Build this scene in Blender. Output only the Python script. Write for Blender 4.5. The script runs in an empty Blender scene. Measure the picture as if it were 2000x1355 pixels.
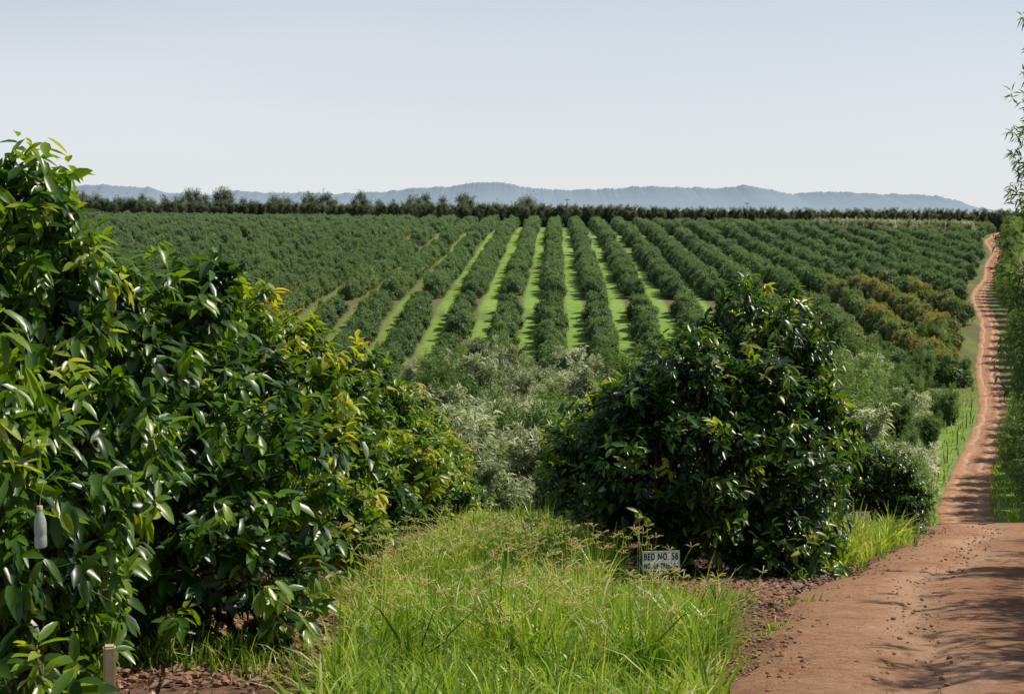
import bpy, math, numpy as np, bmesh
from mathutils import Vector
rng = np.random.default_rng(7)
scene = bpy.context.scene
COL = scene.collection
F = 2747.0
PITCH = math.atan((677.5-420)/F)
EYE = 1.6

# ------------------------------------------------------------ terrain
PY = np.array([-80,-30,0,22,30,42,60,84,105,130,157,198,240,289,350,412,440,600,1200,9000],float)
PZ = np.array([4,1.6,-1.6,-5.12,-6.7,-9.9,-14.3,-17.7,-18.8,-18.3,-17.1,-13.2,-11.0,-8.3,-4.7,-3.7,-3.7,-9,-20,-20],float)+EYE
def pchip_slopes(x,y):
    h=np.diff(x); d=np.diff(y)/h; m=np.zeros_like(x)
    m[0]=d[0]; m[-1]=d[-1]
    for i in range(1,len(x)-1):
        if d[i-1]*d[i]<=0: m[i]=0
        else:
            w1=2*h[i]+h[i-1]; w2=h[i]+2*h[i-1]
            m[i]=(w1+w2)/(w1/d[i-1]+w2/d[i])
    return m
PM = pchip_slopes(PY,PZ)
def hz(x,y):
    x=np.asarray(x,float); y=np.asarray(y,float)
    i=np.clip(np.searchsorted(PY,y)-1,0,len(PY)-2)
    h=PY[i+1]-PY[i]; t=np.clip((y-PY[i])/h,0,1)
    z=(2*t**3-3*t**2+1)*PZ[i]+(t**3-2*t**2+t)*h*PM[i]+(-2*t**3+3*t**2)*PZ[i+1]+(t**3-t**2)*h*PM[i+1]
    s=np.clip((y-230)/180,0,1); s=s*s*(3-2*s)
    z=z-0.0115*np.clip(x,-400,400)*s
    s2=np.clip((y-60)/60,0,1)
    z=z+s2*0.3*np.sin(x*0.045+1.3)*np.sin(y*0.03+0.5)
    return z

def snoise(x,y,s=1.0,seed=0.0):
    x=x*s+seed; y=y*s-seed
    return (np.sin(x*1.3+2.1*np.sin(y*.7+seed))+np.sin(y*1.7+1.7*np.sin(x*.9+1.3))+np.sin((x+y)*.83+seed*2)+.6*np.sin(x*3.1-y*2.3))/3.6

# ------------------------------------------------------------ mesh helpers
def make_mesh(name, V, faces_list, mats, tint=None, smooth=True, uv=None):
    me=bpy.data.meshes.new(name)
    V=np.ascontiguousarray(V,dtype=np.float32)
    me.vertices.add(len(V)); me.vertices.foreach_set("co",V.ravel())
    loops=np.concatenate([f.ravel() for f in faces_list]).astype(np.int32)
    tot=np.concatenate([np.full(len(f),f.shape[1]) for f in faces_list])
    start=np.concatenate([[0],np.cumsum(tot)[:-1]]).astype(np.int32)
    me.loops.add(len(loops)); me.polygons.add(len(tot))
    me.loops.foreach_set("vertex_index",loops)
    me.polygons.foreach_set("loop_start",start)
    me.polygons.foreach_set("use_smooth",np.full(len(tot),bool(smooth)))
    if tint is not None:
        a=me.attributes.new("tint",'FLOAT','POINT'); a.data.foreach_set("value",np.asarray(tint,np.float32))
    if uv is not None:
        l=me.uv_layers.new(name="UVMap"); l.data.foreach_set("uv",np.asarray(uv[loops],np.float32).ravel())
    for m in (mats if isinstance(mats,(list,tuple)) else [mats]): me.materials.append(m)
    me.update(calc_edges=True); me.validate()
    return me

class Acc:
    def __init__(s): s.V=[];s.T=[];s.Q=[];s.tt=[];s.n=0
    def add(s,V,tris,quads,tint):
        V=np.asarray(V,float)
        s.V.append(V); s.tt.append(np.broadcast_to(tint,(len(V),)).astype(float))
        if tris is not None and len(tris): s.T.append(np.asarray(tris)+s.n)
        if quads is not None and len(quads): s.Q.append(np.asarray(quads)+s.n)
        s.n+=len(V)
    def mesh(s,name,mats,smooth=True):
        fl=[]
        if s.T: fl.append(np.concatenate(s.T))
        if s.Q: fl.append(np.concatenate(s.Q))
        return make_mesh(name,np.concatenate(s.V),fl,mats,np.concatenate(s.tt),smooth)

def nrm(a): return a/np.maximum(np.linalg.norm(a,axis=-1,keepdims=True),1e-9)

HI_V=np.array([[0,0,0],[.25,-.42,.10],[.25,0,0],[.25,.42,.10],[.55,-.5,.13],[.55,0,0],[.55,.5,.13],[.82,-.3,.08],[.82,0,0],[.82,.3,.08],[1,0,0]])
HI_T=np.array([[0,2,1],[0,3,2],[7,8,10],[8,9,10]]); HI_Q=np.array([[1,2,5,4],[2,3,6,5],[4,5,8,7],[5,6,9,8]])
LO_V=np.array([[0,0,0],[.45,-.5,.13],[.45,.5,.13],[1,0,0]])
LO_T=np.array([[0,3,1],[0,2,3]])
def add_leaves(acc,P,D,U,L,W,curl,tint,hi=True):
    N=len(P); D=nrm(D); S=nrm(np.cross(D,U)); Nn=np.cross(S,D)
    T=HI_V if hi else LO_V
    t=T[None,:,0,None]; s=T[None,:,1,None]; h=T[None,:,2,None]
    L=L[:,None,None]; W=W[:,None,None]; c=curl[:,None,None]
    V=P[:,None,:]+t*L*D[:,None,:]+s*W*S[:,None,:]+(h*W*1.6-c*t*t*L)*Nn[:,None,:]
    k=len(T); off=(np.arange(N)*k)[:,None,None]
    if hi: tr=(HI_T[None]+off).reshape(-1,3); qu=(HI_Q[None]+off).reshape(-1,4)
    else: tr=(LO_T[None]+off).reshape(-1,3); qu=None
    acc.add(V.reshape(-1,3),tr,qu,np.repeat(tint,k))

def tube(acc,pts,rad,k=7,tint=0.5):
    pts=np.asarray(pts,float); n=len(pts)
    d=nrm(np.gradient(pts,axis=0))
    ref=np.array([0.,1,0]) if abs(d[0][1])<.9 else np.array([1.,0,0])
    a=nrm(np.cross(d,ref)); b=np.cross(d,a)
    th=np.arange(k)/k*2*np.pi
    V=pts[:,None,:]+np.asarray(rad)[:,None,None]*(np.cos(th)[None,:,None]*a[:,None,:]+np.sin(th)[None,:,None]*b[:,None,:])
    V=V.reshape(-1,3); q=[]
    for i in range(n-1):
        for j in range(k):
            q.append([i*k+j,i*k+(j+1)%k,(i+1)*k+(j+1)%k,(i+1)*k+j])
    V=np.vstack([V,pts[-1][None]]); tr=[[(n-1)*k+j,(n-1)*k+(j+1)%k,n*k] for j in range(k)]
    acc.add(V,np.array(tr),np.array(q),tint)

def limb(p0,p1,bend,n=7):
    p0=np.array(p0,float);p1=np.array(p1,float)
    t=np.linspace(0,1,n)[:,None]
    mid=bend*np.sin(t*np.pi)
    w=rng.normal(0,.02,(n,3))*np.linalg.norm(p1-p0); w[0]=0
    return p0+(p1-p0)*t+mid*np.array([0,0,1.])*np.linalg.norm(p1-p0)+w

def new_obj(name,me,parent=None,loc=(0,0,0),rotz=0,scale=1):
    o=bpy.data.objects.new(name,me); COL.objects.link(o)
    if parent: o.parent=parent
    o.location=loc; o.rotation_euler=(0,0,rotz)
    o.scale=(scale,)*3 if np.isscalar(scale) else scale
    return o
def tag(o,label,cat,group=None):
    o["label"]=label; o["category"]=cat
    if group: o["group"]=group
    return o

# ------------------------------------------------------------ materials
def base_mat(name):
    m=bpy.data.materials.new(name); m.use_nodes=True
    nt=m.node_tree; nt.nodes.clear()
    return m,nt,nt.nodes,nt.links
def ramp(nodes,stops,interp='LINEAR'):
    r=nodes.new("ShaderNodeValToRGB"); e=r.color_ramp.elements; r.color_ramp.interpolation=interp
    while len(e)<len(stops): e.new(.5)
    for i,(p,c) in enumerate(stops):
        e[i].position=p; e[i].color=(*c,1)
    return r
def math_n(nodes,links,op,a,b=None,c=None,clamp=False):
    n=nodes.new("ShaderNodeMath"); n.operation=op; n.use_clamp=clamp
    for i,v in enumerate((a,b,c)):
        if v is None: continue
        if isinstance(v,(int,float)): n.inputs[i].default_value=v
        else: links.new(v,n.inputs[i])
    return n.outputs[0]
def noise(nodes,links,vec,scale,detail=3,rough=.55):
    n=nodes.new("ShaderNodeTexNoise"); n.inputs["Scale"].default_value=scale; n.inputs["Detail"].default_value=detail
    n.inputs["Roughness"].default_value=rough; links.new(vec,n.inputs["Vector"]); return n.outputs["Fac"]
def mixc(nodes,links,f,a,b,mode='MIX'):
    n=nodes.new("ShaderNodeMix"); n.data_type='RGBA'; n.blend_type=mode
    for sock,v in ((n.inputs[0],f),(n.inputs[6],a),(n.inputs[7],b)):
        if isinstance(v,(int,float)): sock.default_value=v
        elif isinstance(v,tuple): sock.default_value=(*v,1)
        else: links.new(v,sock)
    return n.outputs[2]

def leaf_mat(name,stops,rough=.38,trans=.3,tcol=(1.9,1.7,.6),nscale=.35,namp=.35,spec=.5,zone=None,haze=None):
    m,nt,N,L=base_mat(name)
    at=N.new("ShaderNodeAttribute"); at.attribute_name="tint"
    geo=N.new("ShaderNodeNewGeometry")
    n1=noise(N,L,geo.outputs["Position"],nscale,2)
    oi=N.new("ShaderNodeObjectInfo")
    v=math_n(N,L,'SUBTRACT',n1,.5); v=math_n(N,L,'MULTIPLY',v,namp*2)
    v=math_n(N,L,'ADD',at.outputs["Fac"],v)
    r2=math_n(N,L,'SUBTRACT',oi.outputs["Random"],.5); r2=math_n(N,L,'MULTIPLY',r2,.16)
    v=math_n(N,L,'ADD',v,r2,clamp=True)
    r=ramp(N,stops); L.new(v,r.inputs[0]); col=r.outputs[0]
    if zone:
        for (cx,cy,rx,ry,zc,amt) in zone:
            sx=N.new("ShaderNodeSeparateXYZ"); L.new(geo.outputs["Position"],sx.inputs[0])
            dx=math_n(N,L,'DIVIDE',math_n(N,L,'SUBTRACT',sx.outputs[0],cx),rx)
            dy=math_n(N,L,'DIVIDE',math_n(N,L,'SUBTRACT',sx.outputs[1],cy),ry)
            dd=math_n(N,L,'ADD',math_n(N,L,'MULTIPLY',dx,dx),math_n(N,L,'MULTIPLY',dy,dy))
            k=math_n(N,L,'SUBTRACT',1.3,dd,clamp=True)
            nn=noise(N,L,geo.outputs["Position"],.3,3)
            nn=math_n(N,L,'MULTIPLY',math_n(N,L,'SUBTRACT',nn,.4),5,clamp=True)
            k=math_n(N,L,'MULTIPLY',math_n(N,L,'MULTIPLY',k,nn),amt)
            k=math_n(N,L,'MULTIPLY',k,math_n(N,L,'MULTIPLY',at.outputs["Fac"],1.6,clamp=True))
            col=mixc(N,L,k,col,zc)
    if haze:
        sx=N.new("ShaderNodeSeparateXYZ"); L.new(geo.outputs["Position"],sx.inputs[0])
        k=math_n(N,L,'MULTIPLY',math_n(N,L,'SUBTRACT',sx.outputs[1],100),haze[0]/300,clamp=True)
        col=mixc(N,L,k,col,haze[1])  # distance haze painted into the leaf colour, stronger with world Y
    p=N.new("ShaderNodeBsdfPrincipled"); p.inputs["Roughness"].default_value=rough
    p.inputs["Specular IOR Level"].default_value=spec
    L.new(col,p.inputs["Base Color"])
    t=N.new("ShaderNodeBsdfTranslucent"); tc=mixc(N,L,1.0,col,tcol,'MULTIPLY'); L.new(tc,t.inputs["Color"])
    mx=N.new("ShaderNodeMixShader"); mx.inputs[0].default_value=trans
    L.new(p.outputs[0],mx.inputs[1]); L.new(t.outputs[0],mx.inputs[2])
    o=N.new("ShaderNodeOutputMaterial"); L.new(mx.outputs[0],o.inputs[0])
    return m
def simple_mat(name,stops,scale=8,rough=.85,bump=.4,spec=.2,bscale=None,metal=0):
    m,nt,N,L=base_mat(name)
    tc=N.new("ShaderNodeTexCoord")
    n1=noise(N,L,tc.outputs["Object"],scale,6,.65)
    r=ramp(N,stops); L.new(n1,r.inputs[0])
    p=N.new("ShaderNodeBsdfPrincipled"); p.inputs["Roughness"].default_value=rough; p.inputs["Specular IOR Level"].default_value=spec
    p.inputs["Metallic"].default_value=metal
    L.new(r.outputs[0],p.inputs["Base Color"])
    if bump:
        b=N.new("ShaderNodeBump"); b.inputs["Strength"].default_value=bump; b.inputs["Distance"].default_value=.02
        n2=noise(N,L,tc.outputs["Object"],bscale or scale*3,5,.7); L.new(n2,b.inputs["Height"]); L.new(b.outputs[0],p.inputs["Normal"])
    o=N.new("ShaderNodeOutputMaterial"); L.new(p.outputs[0],o.inputs[0]); return m

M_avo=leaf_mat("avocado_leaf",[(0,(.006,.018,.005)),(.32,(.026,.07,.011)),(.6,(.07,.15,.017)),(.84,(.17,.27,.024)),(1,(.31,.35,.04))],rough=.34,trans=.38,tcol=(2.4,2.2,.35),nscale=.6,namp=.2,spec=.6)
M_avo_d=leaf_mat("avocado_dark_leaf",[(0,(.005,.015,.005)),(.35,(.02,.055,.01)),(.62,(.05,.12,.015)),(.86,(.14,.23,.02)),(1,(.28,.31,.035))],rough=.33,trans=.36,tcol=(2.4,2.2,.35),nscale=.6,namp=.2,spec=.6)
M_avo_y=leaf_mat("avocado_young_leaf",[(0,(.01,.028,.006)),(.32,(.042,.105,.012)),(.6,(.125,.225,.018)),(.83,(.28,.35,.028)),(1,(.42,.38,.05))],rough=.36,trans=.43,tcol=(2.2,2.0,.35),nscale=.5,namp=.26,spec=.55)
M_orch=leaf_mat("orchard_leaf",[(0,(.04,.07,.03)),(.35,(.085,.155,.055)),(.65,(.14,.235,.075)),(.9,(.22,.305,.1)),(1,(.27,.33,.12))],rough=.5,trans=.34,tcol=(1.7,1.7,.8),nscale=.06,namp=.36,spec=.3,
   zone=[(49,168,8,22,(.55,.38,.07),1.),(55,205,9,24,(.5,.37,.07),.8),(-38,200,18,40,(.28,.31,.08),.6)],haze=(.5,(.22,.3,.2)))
M_wisp=leaf_mat("windbreak_leaf",[(0,(.03,.06,.02)),(.4,(.1,.165,.05)),(.75,(.2,.28,.1)),(1,(.36,.41,.22))],rough=.42,trans=.42,tcol=(1.7,1.7,.6),nscale=.15,namp=.25,spec=.45)
M_shrub=leaf_mat("shrub_leaf",[(0,(.035,.055,.025)),(.25,(.11,.155,.06)),(.5,(.25,.3,.14)),(.75,(.48,.5,.32)),(1,(.72,.7,.58))],rough=.48,trans=.35,tcol=(1.2,1.3,.8),nscale=.12,namp=.7,spec=.5)
M_shrubg=leaf_mat("green_shrub_leaf",[(0,(.025,.055,.018)),(.4,(.1,.18,.045)),(.8,(.2,.3,.08)),(1,(.29,.37,.13))],rough=.5,trans=.35,tcol=(1.5,1.5,.8),nscale=.1,namp=.5)
M_ridge=leaf_mat("ridge_leaf",[(0,(.075,.105,.08)),(.5,(.115,.16,.11)),(1,(.19,.23,.16))],rough=.6,trans=.3,nscale=.03,namp=.3)  # pale grey-green has distance haze put into the leaf colour
M_grass=leaf_mat("grass_blade",[(0,(.05,.11,.014)),(.3,(.14,.26,.025)),(.55,(.25,.4,.04)),(.8,(.4,.5,.09)),(1,(.62,.57,.3))],rough=.4,trans=.4,tcol=(1.6,1.5,.5),nscale=.9,namp=.3,spec=.5)
M_litter=leaf_mat("dry_leaf",[(0,(.05,.027,.018)),(.4,(.15,.085,.055)),(.75,(.28,.18,.125)),(1,(.48,.38,.31))],rough=.6,trans=.08,tcol=(1,.8,.6),nscale=1.5,namp=.2)
M_bark=simple_mat("bark",[(.3,(.05,.038,.028)),(.7,(.17,.13,.1))],scale=9)
M_clod=simple_mat("soil_clod",[(.3,(.16,.075,.042)),(.7,(.4,.23,.14))],scale=14)
M_white=simple_mat("sign_paint",[(.3,(.82,.84,.82)),(.6,(.9,.9,.88))],scale=9,rough=.5,bump=.05)
M_black=simple_mat("sign_lettering",[(.3,(.012,.012,.012)),(.7,(.02,.02,.02))],scale=9,bump=0)
M_metal=simple_mat("post_metal",[(.3,(.35,.35,.35)),(.7,(.55,.55,.53))],scale=9,rough=.5,bump=.05)
M_wood=simple_mat("pale_wood",[(.3,(.42,.33,.2)),(.7,(.62,.5,.34))],scale=12)
M_dkwood=simple_mat("grey_wood",[(.3,(.1,.085,.07)),(.7,(.24,.2,.17))],scale=7)

def ground_mat():
    m,nt,N,L=base_mat("ground_soil_and_grass")
    geo=N.new("ShaderNodeNewGeometry"); P=geo.outputs["Position"]
    sx=N.new("ShaderNodeSeparateXYZ"); L.new(P,sx.inputs[0]); X,Y=sx.outputs[0],sx.outputs[1]
    nf=noise(N,L,P,9,6,.7); nm=noise(N,L,P,.8,5,.7); nl=noise(N,L,P,.045,3,.6); nvf=noise(N,L,P,45,4,.7)
    soil=ramp(N,[(.25,(.07,.035,.022)),(.5,(.18,.1,.065)),(.75,(.3,.19,.135))]); L.new(nf,soil.inputs[0])
    grass=ramp(N,[(.25,(.05,.09,.012)),(.5,(.09,.16,.022)),(.75,(.15,.21,.05))]); L.new(math_n(N,L,'ADD',math_n(N,L,'MULTIPLY',nf,.6),math_n(N,L,'MULTIPLY',nm,.4)),grass.inputs[0])
    ax=math_n(N,L,'ABSOLUTE',math_n(N,L,'SUBTRACT',X,-.05))
    ax=math_n(N,L,'ADD',ax,math_n(N,L,'MULTIPLY',math_n(N,L,'SUBTRACT',nm,.5),.8))
    near=math_n(N,L,'MULTIPLY',math_n(N,L,'SUBTRACT',1.35,ax),4,clamp=True)
    vb=math_n(N,L,'MULTIPLY',math_n(N,L,'SUBTRACT',X,4.0),1.0,clamp=True)
    near=math_n(N,L,'MAXIMUM',near,vb)
    rx=math_n(N,L,'SUBTRACT',X,math_n(N,L,'MULTIPLY',Y,.031))
    rx=math_n(N,L,'SUBTRACT',rx,2.6)
    fr=math_n(N,L,'PINGPONG',rx,3.0)
    fr=math_n(N,L,'ADD',fr,math_n(N,L,'MULTIPLY',math_n(N,L,'SUBTRACT',nm,.5),2.4))
    gap=math_n(N,L,'MULTIPLY',math_n(N,L,'SUBTRACT',1.6,fr),1.5,clamp=True)
    sl=math_n(N,L,'MULTIPLY',math_n(N,L,'SUBTRACT',nl,.32),8,clamp=True)
    far=math_n(N,L,'MULTIPLY',gap,math_n(N,L,'MAXIMUM',sl,.45))
    cxx=math_n(N,L,'ABSOLUTE',math_n(N,L,'SUBTRACT',X,14)); cent=math_n(N,L,'SUBTRACT',1.9,math_n(N,L,'DIVIDE',cxx,24),clamp=True)
    far=math_n(N,L,'MULTIPLY',far,math_n(N,L,'MAXIMUM',cent,.35))
    val=math_n(N,L,'MULTIPLY',math_n(N,L,'SUBTRACT',148,Y),.05,clamp=True)
    far=math_n(N,L,'MAXIMUM',far,math_n(N,L,'MULTIPLY',val,.75))
    k=math_n(N,L,'MULTIPLY',math_n(N,L,'SUBTRACT',Y,45),.1,clamp=True)
    mask=N.new("ShaderNodeMix"); mask.data_type='FLOAT'; L.new(k,mask.inputs[0]); L.new(near,mask.inputs[2]); L.new(far,mask.inputs[3])
    fg=ramp(N,[(.35,(.13,.225,.04)),(.5,(.195,.315,.058)),(.62,(.27,.36,.1))]); L.new(math_n(N,L,'ADD',math_n(N,L,'MULTIPLY',nm,.75),math_n(N,L,'MULTIPLY',nl,.25)),fg.inputs[0])
    g=mixc(N,L,k,grass.outputs[0],fg.outputs[0])
    sfar=mixc(N,L,k,soil.outputs[0],mixc(N,L,nm,(.15,.1,.06),(.13,.17,.06)))
    col=mixc(N,L,mask.outputs[0],sfar,g)
    p=N.new("ShaderNodeBsdfPrincipled"); p.inputs["Roughness"].default_value=.95; p.inputs["Specular IOR Level"].default_value=.1
    L.new(col,p.inputs["Base Color"])
    b=N.new("ShaderNodeBump"); b.inputs["Strength"].default_value=.8; b.inputs["Distance"].default_value=.06
    L.new(math_n(N,L,'ADD',nf,math_n(N,L,'MULTIPLY',nvf,.4)),b.inputs["Height"]); L.new(b.outputs[0],p.inputs["Normal"])
    o=N.new("ShaderNodeOutputMaterial"); L.new(p.outputs[0],o.inputs[0]); return m
def road_mat():
    m,nt,N,L=base_mat("red_dirt_road")
    geo=N.new("ShaderNodeNewGeometry"); P=geo.outputs["Position"]
    uv=N.new("ShaderNodeUVMap"); s=N.new("ShaderNodeSeparateXYZ"); L.new(uv.outputs[0],s.inputs[0]); U=s.outputs[0]
    nf=noise(N,L,P,11,8,.8); nm=noise(N,L,P,1.3,6,.7); nl=noise(N,L,P,.22,3); nx=noise(N,L,P,60,3,.7)
    v=math_n(N,L,'ADD',math_n(N,L,'ADD',math_n(N,L,'MULTIPLY',nf,.45),math_n(N,L,'MULTIPLY',nm,.35)),math_n(N,L,'MULTIPLY',nx,.2))
    r=ramp(N,[(.38,(.19,.085,.047)),(.46,(.37,.19,.108)),(.55,(.48,.275,.165)),(.66,(.6,.41,.28))]); L.new(v,r.inputs[0])
    w=math_n(N,L,'ADD',U,math_n(N,L,'MULTIPLY',math_n(N,L,'SUBTRACT',nl,.5),.5))
    rut=math_n(N,L,'ABSOLUTE',math_n(N,L,'SUBTRACT',math_n(N,L,'ABSOLUTE',math_n(N,L,'SUBTRACT',w,.5)),.22))
    rk=math_n(N,L,'SUBTRACT',1,math_n(N,L,'MULTIPLY',rut,12),clamp=True)
    col=mixc(N,L,math_n(N,L,'MULTIPLY',rk,.6),r.outputs[0],(.57,.37,.25))
    mid=math_n(N,L,'SUBTRACT',1,math_n(N,L,'MULTIPLY',math_n(N,L,'ABSOLUTE',math_n(N,L,'SUBTRACT',w,.5)),8),clamp=True)
    col=mixc(N,L,math_n(N,L,'MULTIPLY',mid,.55),col,(.25,.12,.068))
    ed=math_n(N,L,'SUBTRACT',math_n(N,L,'ABSOLUTE',math_n(N,L,'SUBTRACT',U,.5)),.35); ed=math_n(N,L,'MULTIPLY',ed,6,clamp=True)
    gr=math_n(N,L,'MULTIPLY',math_n(N,L,'SUBTRACT',nm,.5),9,clamp=True)
    col=mixc(N,L,math_n(N,L,'MULTIPLY',math_n(N,L,'MULTIPLY',gr,ed),.7),col,(.19,.12,.065))
    p=N.new("ShaderNodeBsdfPrincipled"); p.inputs["Roughness"].default_value=.95; p.inputs["Specular IOR Level"].default_value=.12
    L.new(col,p.inputs["Base Color"])
    b=N.new("ShaderNodeBump"); b.inputs["Strength"].default_value=.9; b.inputs["Distance"].default_value=.07
    h=math_n(N,L,'ADD',math_n(N,L,'MULTIPLY',nf,.8),math_n(N,L,'MULTIPLY',nm,.8)); h=math_n(N,L,'SUBTRACT',h,math_n(N,L,'MULTIPLY',rk,.6))
    L.new(h,b.inputs["Height"]); L.new(b.outputs[0],p.inputs["Normal"])
    o=N.new("ShaderNodeOutputMaterial"); L.new(p.outputs[0],o.inputs[0]); return m

# ------------------------------------------------------------ ground sheet
def grid_mesh(name,xs,ys,zf,mat):
    X,Y=np.meshgrid(xs,ys); Z=zf(X,Y)
    V=np.stack([X,Y,Z],-1).reshape(-1,3); nx=len(xs)
    i,j=np.meshgrid(np.arange(nx-1),np.arange(len(ys)-1)); a=(j*nx+i).ravel()
    Q=np.stack([a,a+1,a+nx+1,a+nx],-1)
    return make_mesh(name,V,[Q],mat)
out=250*1.25**np.arange(1,16)
xs=np.concatenate([-out[::-1],np.arange(-250,-20,2.5),np.arange(-20,30,.5),np.arange(30,251,2.5),out])
ys=np.concatenate([np.arange(-80,0,4),np.arange(0,70,.5),np.arange(70,460,2.5),460*1.22**np.arange(0,16)])
o=new_obj("ground",grid_mesh("ground",xs,ys,hz,ground_mat())); o["kind"]="structure"

# ------------------------------------------------------------ road
RL=np.array([[-1.2,-12],[-.2,0],[.8,6],[1.33,8.5],[1.68,9.8],[2.5,12.4],[3.4,14.5],[5.4,19.3],[7.0,23.4],[13.3,43],[19.2,62],[25.9,84],[35.9,110],[44.9,137],[54.8,165],[67,200],[98,289],[116,340],[141.5,412],[160,460]])
RW=np.array([[-12,4.2],[24,3.9],[34,3.2],[50,3.1],[84,3.4],[140,2.7],[200,2.4],[300,2.5],[460,3.4]])
def road_left(y):
    y=np.asarray(y,float)
    return np.interp(y,RL[:,1],RL[:,0])+np.clip((y-70)/50,0,1)*(.8*np.sin(y*.048+.6)+.45*np.sin(y*.11))-np.clip((y-130)/100,0,1)*1.1
def road_w(y): return np.interp(y,RW[:,0],RW[:,1])
def smooth_left(y):
    y=np.asarray(y,float); s=0
    for k,w in ((-1.5,.25),(0,.5),(1.5,.25)): s=s+w*road_left(y+k)
    return s
ry=np.concatenate([np.arange(-12,60,.25),np.arange(60,455,1.5)])
nu=25; us=np.linspace(0,1,nu)
l=smooth_left(ry)+.18*snoise(ry,ry*0,1.1,3.)+.14*snoise(ry,ry*0,4,1.); r=smooth_left(ry)+road_w(ry)+.28*snoise(ry,ry*0,.9,7.)
RX=l[:,None]+(r-l)[:,None]*us[None]; RY=np.repeat(ry[:,None],nu,1)
wob=.05*snoise(ry,ry*0,.5,2.)[:,None]
prof=.05*np.sin(us*np.pi)[None]**.5-.05*np.exp(-((np.abs(us[None]+wob-.5)-.22)/.05)**2)
RZ=hz(RX,RY)+.022+prof+ .005*snoise(RX,RY,2.2,5)+.005*snoise(RX,RY,6,3)
RZ[:,0]-=.06; RZ[:,-1]-=.06
RZ+=np.clip((RY-60)/60,0,1)*.03
V=np.stack([RX,RY,RZ],-1).reshape(-1,3); UV=np.stack([np.broadcast_to(us,RX.shape),RY],-1).reshape(-1,2)
i,j=np.meshgrid(np.arange(nu-1),np.arange(len(ry)-1)); a=(j*nu+i).ravel()
o=new_obj("road",make_mesh("road",V,[np.stack([a,a+1,a+nu+1,a+nu],-1)],road_mat(),uv=UV)); o["kind"]="structure"

# ------------------------------------------------------------ hills
def px2w(px,py,D):
    ang=PITCH+math.atan((py-677.5)/F)
    return ((px-1000)/F*D , EYE-math.tan(ang)*D)
sky=[(-600,372),(-200,368),(0,372),(60,368),(120,365),(200,362),(290,366),(330,378),(420,382),(450,372),(520,377),(600,378),(680,378),(760,375),(800,369),(880,365),(930,356),(985,358),(1020,366),(1100,372),(1180,370),(1250,365),(1340,366),(1400,370),(1450,362),(1500,370),(1540,380),(1600,375),(1680,378),(1760,380),(1820,383),(1870,393),(1910,408),(2000,416),(2600,420)]
D=5000
sp=np.array([px2w(a,b,D) for a,b in sky])
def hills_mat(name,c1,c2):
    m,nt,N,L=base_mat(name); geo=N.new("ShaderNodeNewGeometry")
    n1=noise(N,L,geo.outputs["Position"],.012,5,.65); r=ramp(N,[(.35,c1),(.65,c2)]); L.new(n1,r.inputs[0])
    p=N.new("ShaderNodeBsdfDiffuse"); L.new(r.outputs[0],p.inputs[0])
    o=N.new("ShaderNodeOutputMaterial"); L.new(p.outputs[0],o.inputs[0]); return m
hx=np.linspace(sp[0,0],sp[-1,0],1800)
hb_=np.interp(hx,sp[:,0],sp[:,1])
hzr=hb_+2.6*snoise(hx,hx*0,.02,1.)+3*snoise(hx,hx*0,.09,4.)+4*rng.random(len(hx))
kk=np.ones(41)/41; hs0=np.convolve(np.pad(hb_,20,mode='edge'),kk,'valid')
lay=[(-900,0.0),(-400,.42),(0,.95),(6,1.0),(300,.6)]
V=[]
for dy,f in lay:
    V.append(np.stack([hx,np.full_like(hx,D+dy),-22+((hzr if f==1 else hs0)+22)*f],-1))
V=np.concatenate(V); n=len(hx)
i,j=np.meshgrid(np.arange(n-1),np.arange(len(lay)-1)); a=(j*n+i).ravel()
o=new_obj("hills",make_mesh("hills",V,[np.stack([a,a+1,a+n+1,a+n],-1)],hills_mat("hazy_hills",(.245,.305,.37),(.26,.32,.385)))); o["kind"]="structure"  # blue-grey base colour carries the distance haze, no atmosphere involved

# ------------------------------------------------------------ foliage builders
def crown_pts(lobes,n,shell=.22,inner=.12,poke=.16,hole=-.5):
    w=np.array([l[3]*l[4]+l[3]*l[5] for l in lobes]); w/=w.sum()
    out=[];nor=[];dep=[]; tot=0
    C=np.array([l[:3] for l in lobes]); R=np.array([l[3:] for l in lobes])
    while tot<n:
        k=rng.choice(len(lobes),n,p=w)
        d=nrm(rng.normal(size=(n,3)))
        rr=1-np.abs(rng.normal(0,shell,n)); rr=np.where(rng.random(n)<poke,rr+.3*rng.random(n),rr)
        rr=np.clip(rr,.2,1.35)
        p=C[k]+d*R[k]*rr[:,None]
        q=(p[:,None,:]-C[None])/R[None]; m=np.linalg.norm(q,axis=2); m[np.arange(n),k]=9
        ok=(m.min(1)>.72)|(rng.random(n)<inner)
        ok&=p[:,2]>.12
        hl=snoise(p[:,0]*2+p[:,2],p[:,1]*2-p[:,2]*1.3,1.7,C[0,0]+3)
        ok&=(hl>hole)|(rng.random(n)<.12)
        out.append(p[ok]); nor.append(nrm(d/R[k])[ok]); dep.append(rr[ok]); tot+=ok.sum()
    return np.concatenate(out)[:n],np.concatenate(nor)[:n],np.concatenate(dep)[:n]

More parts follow.
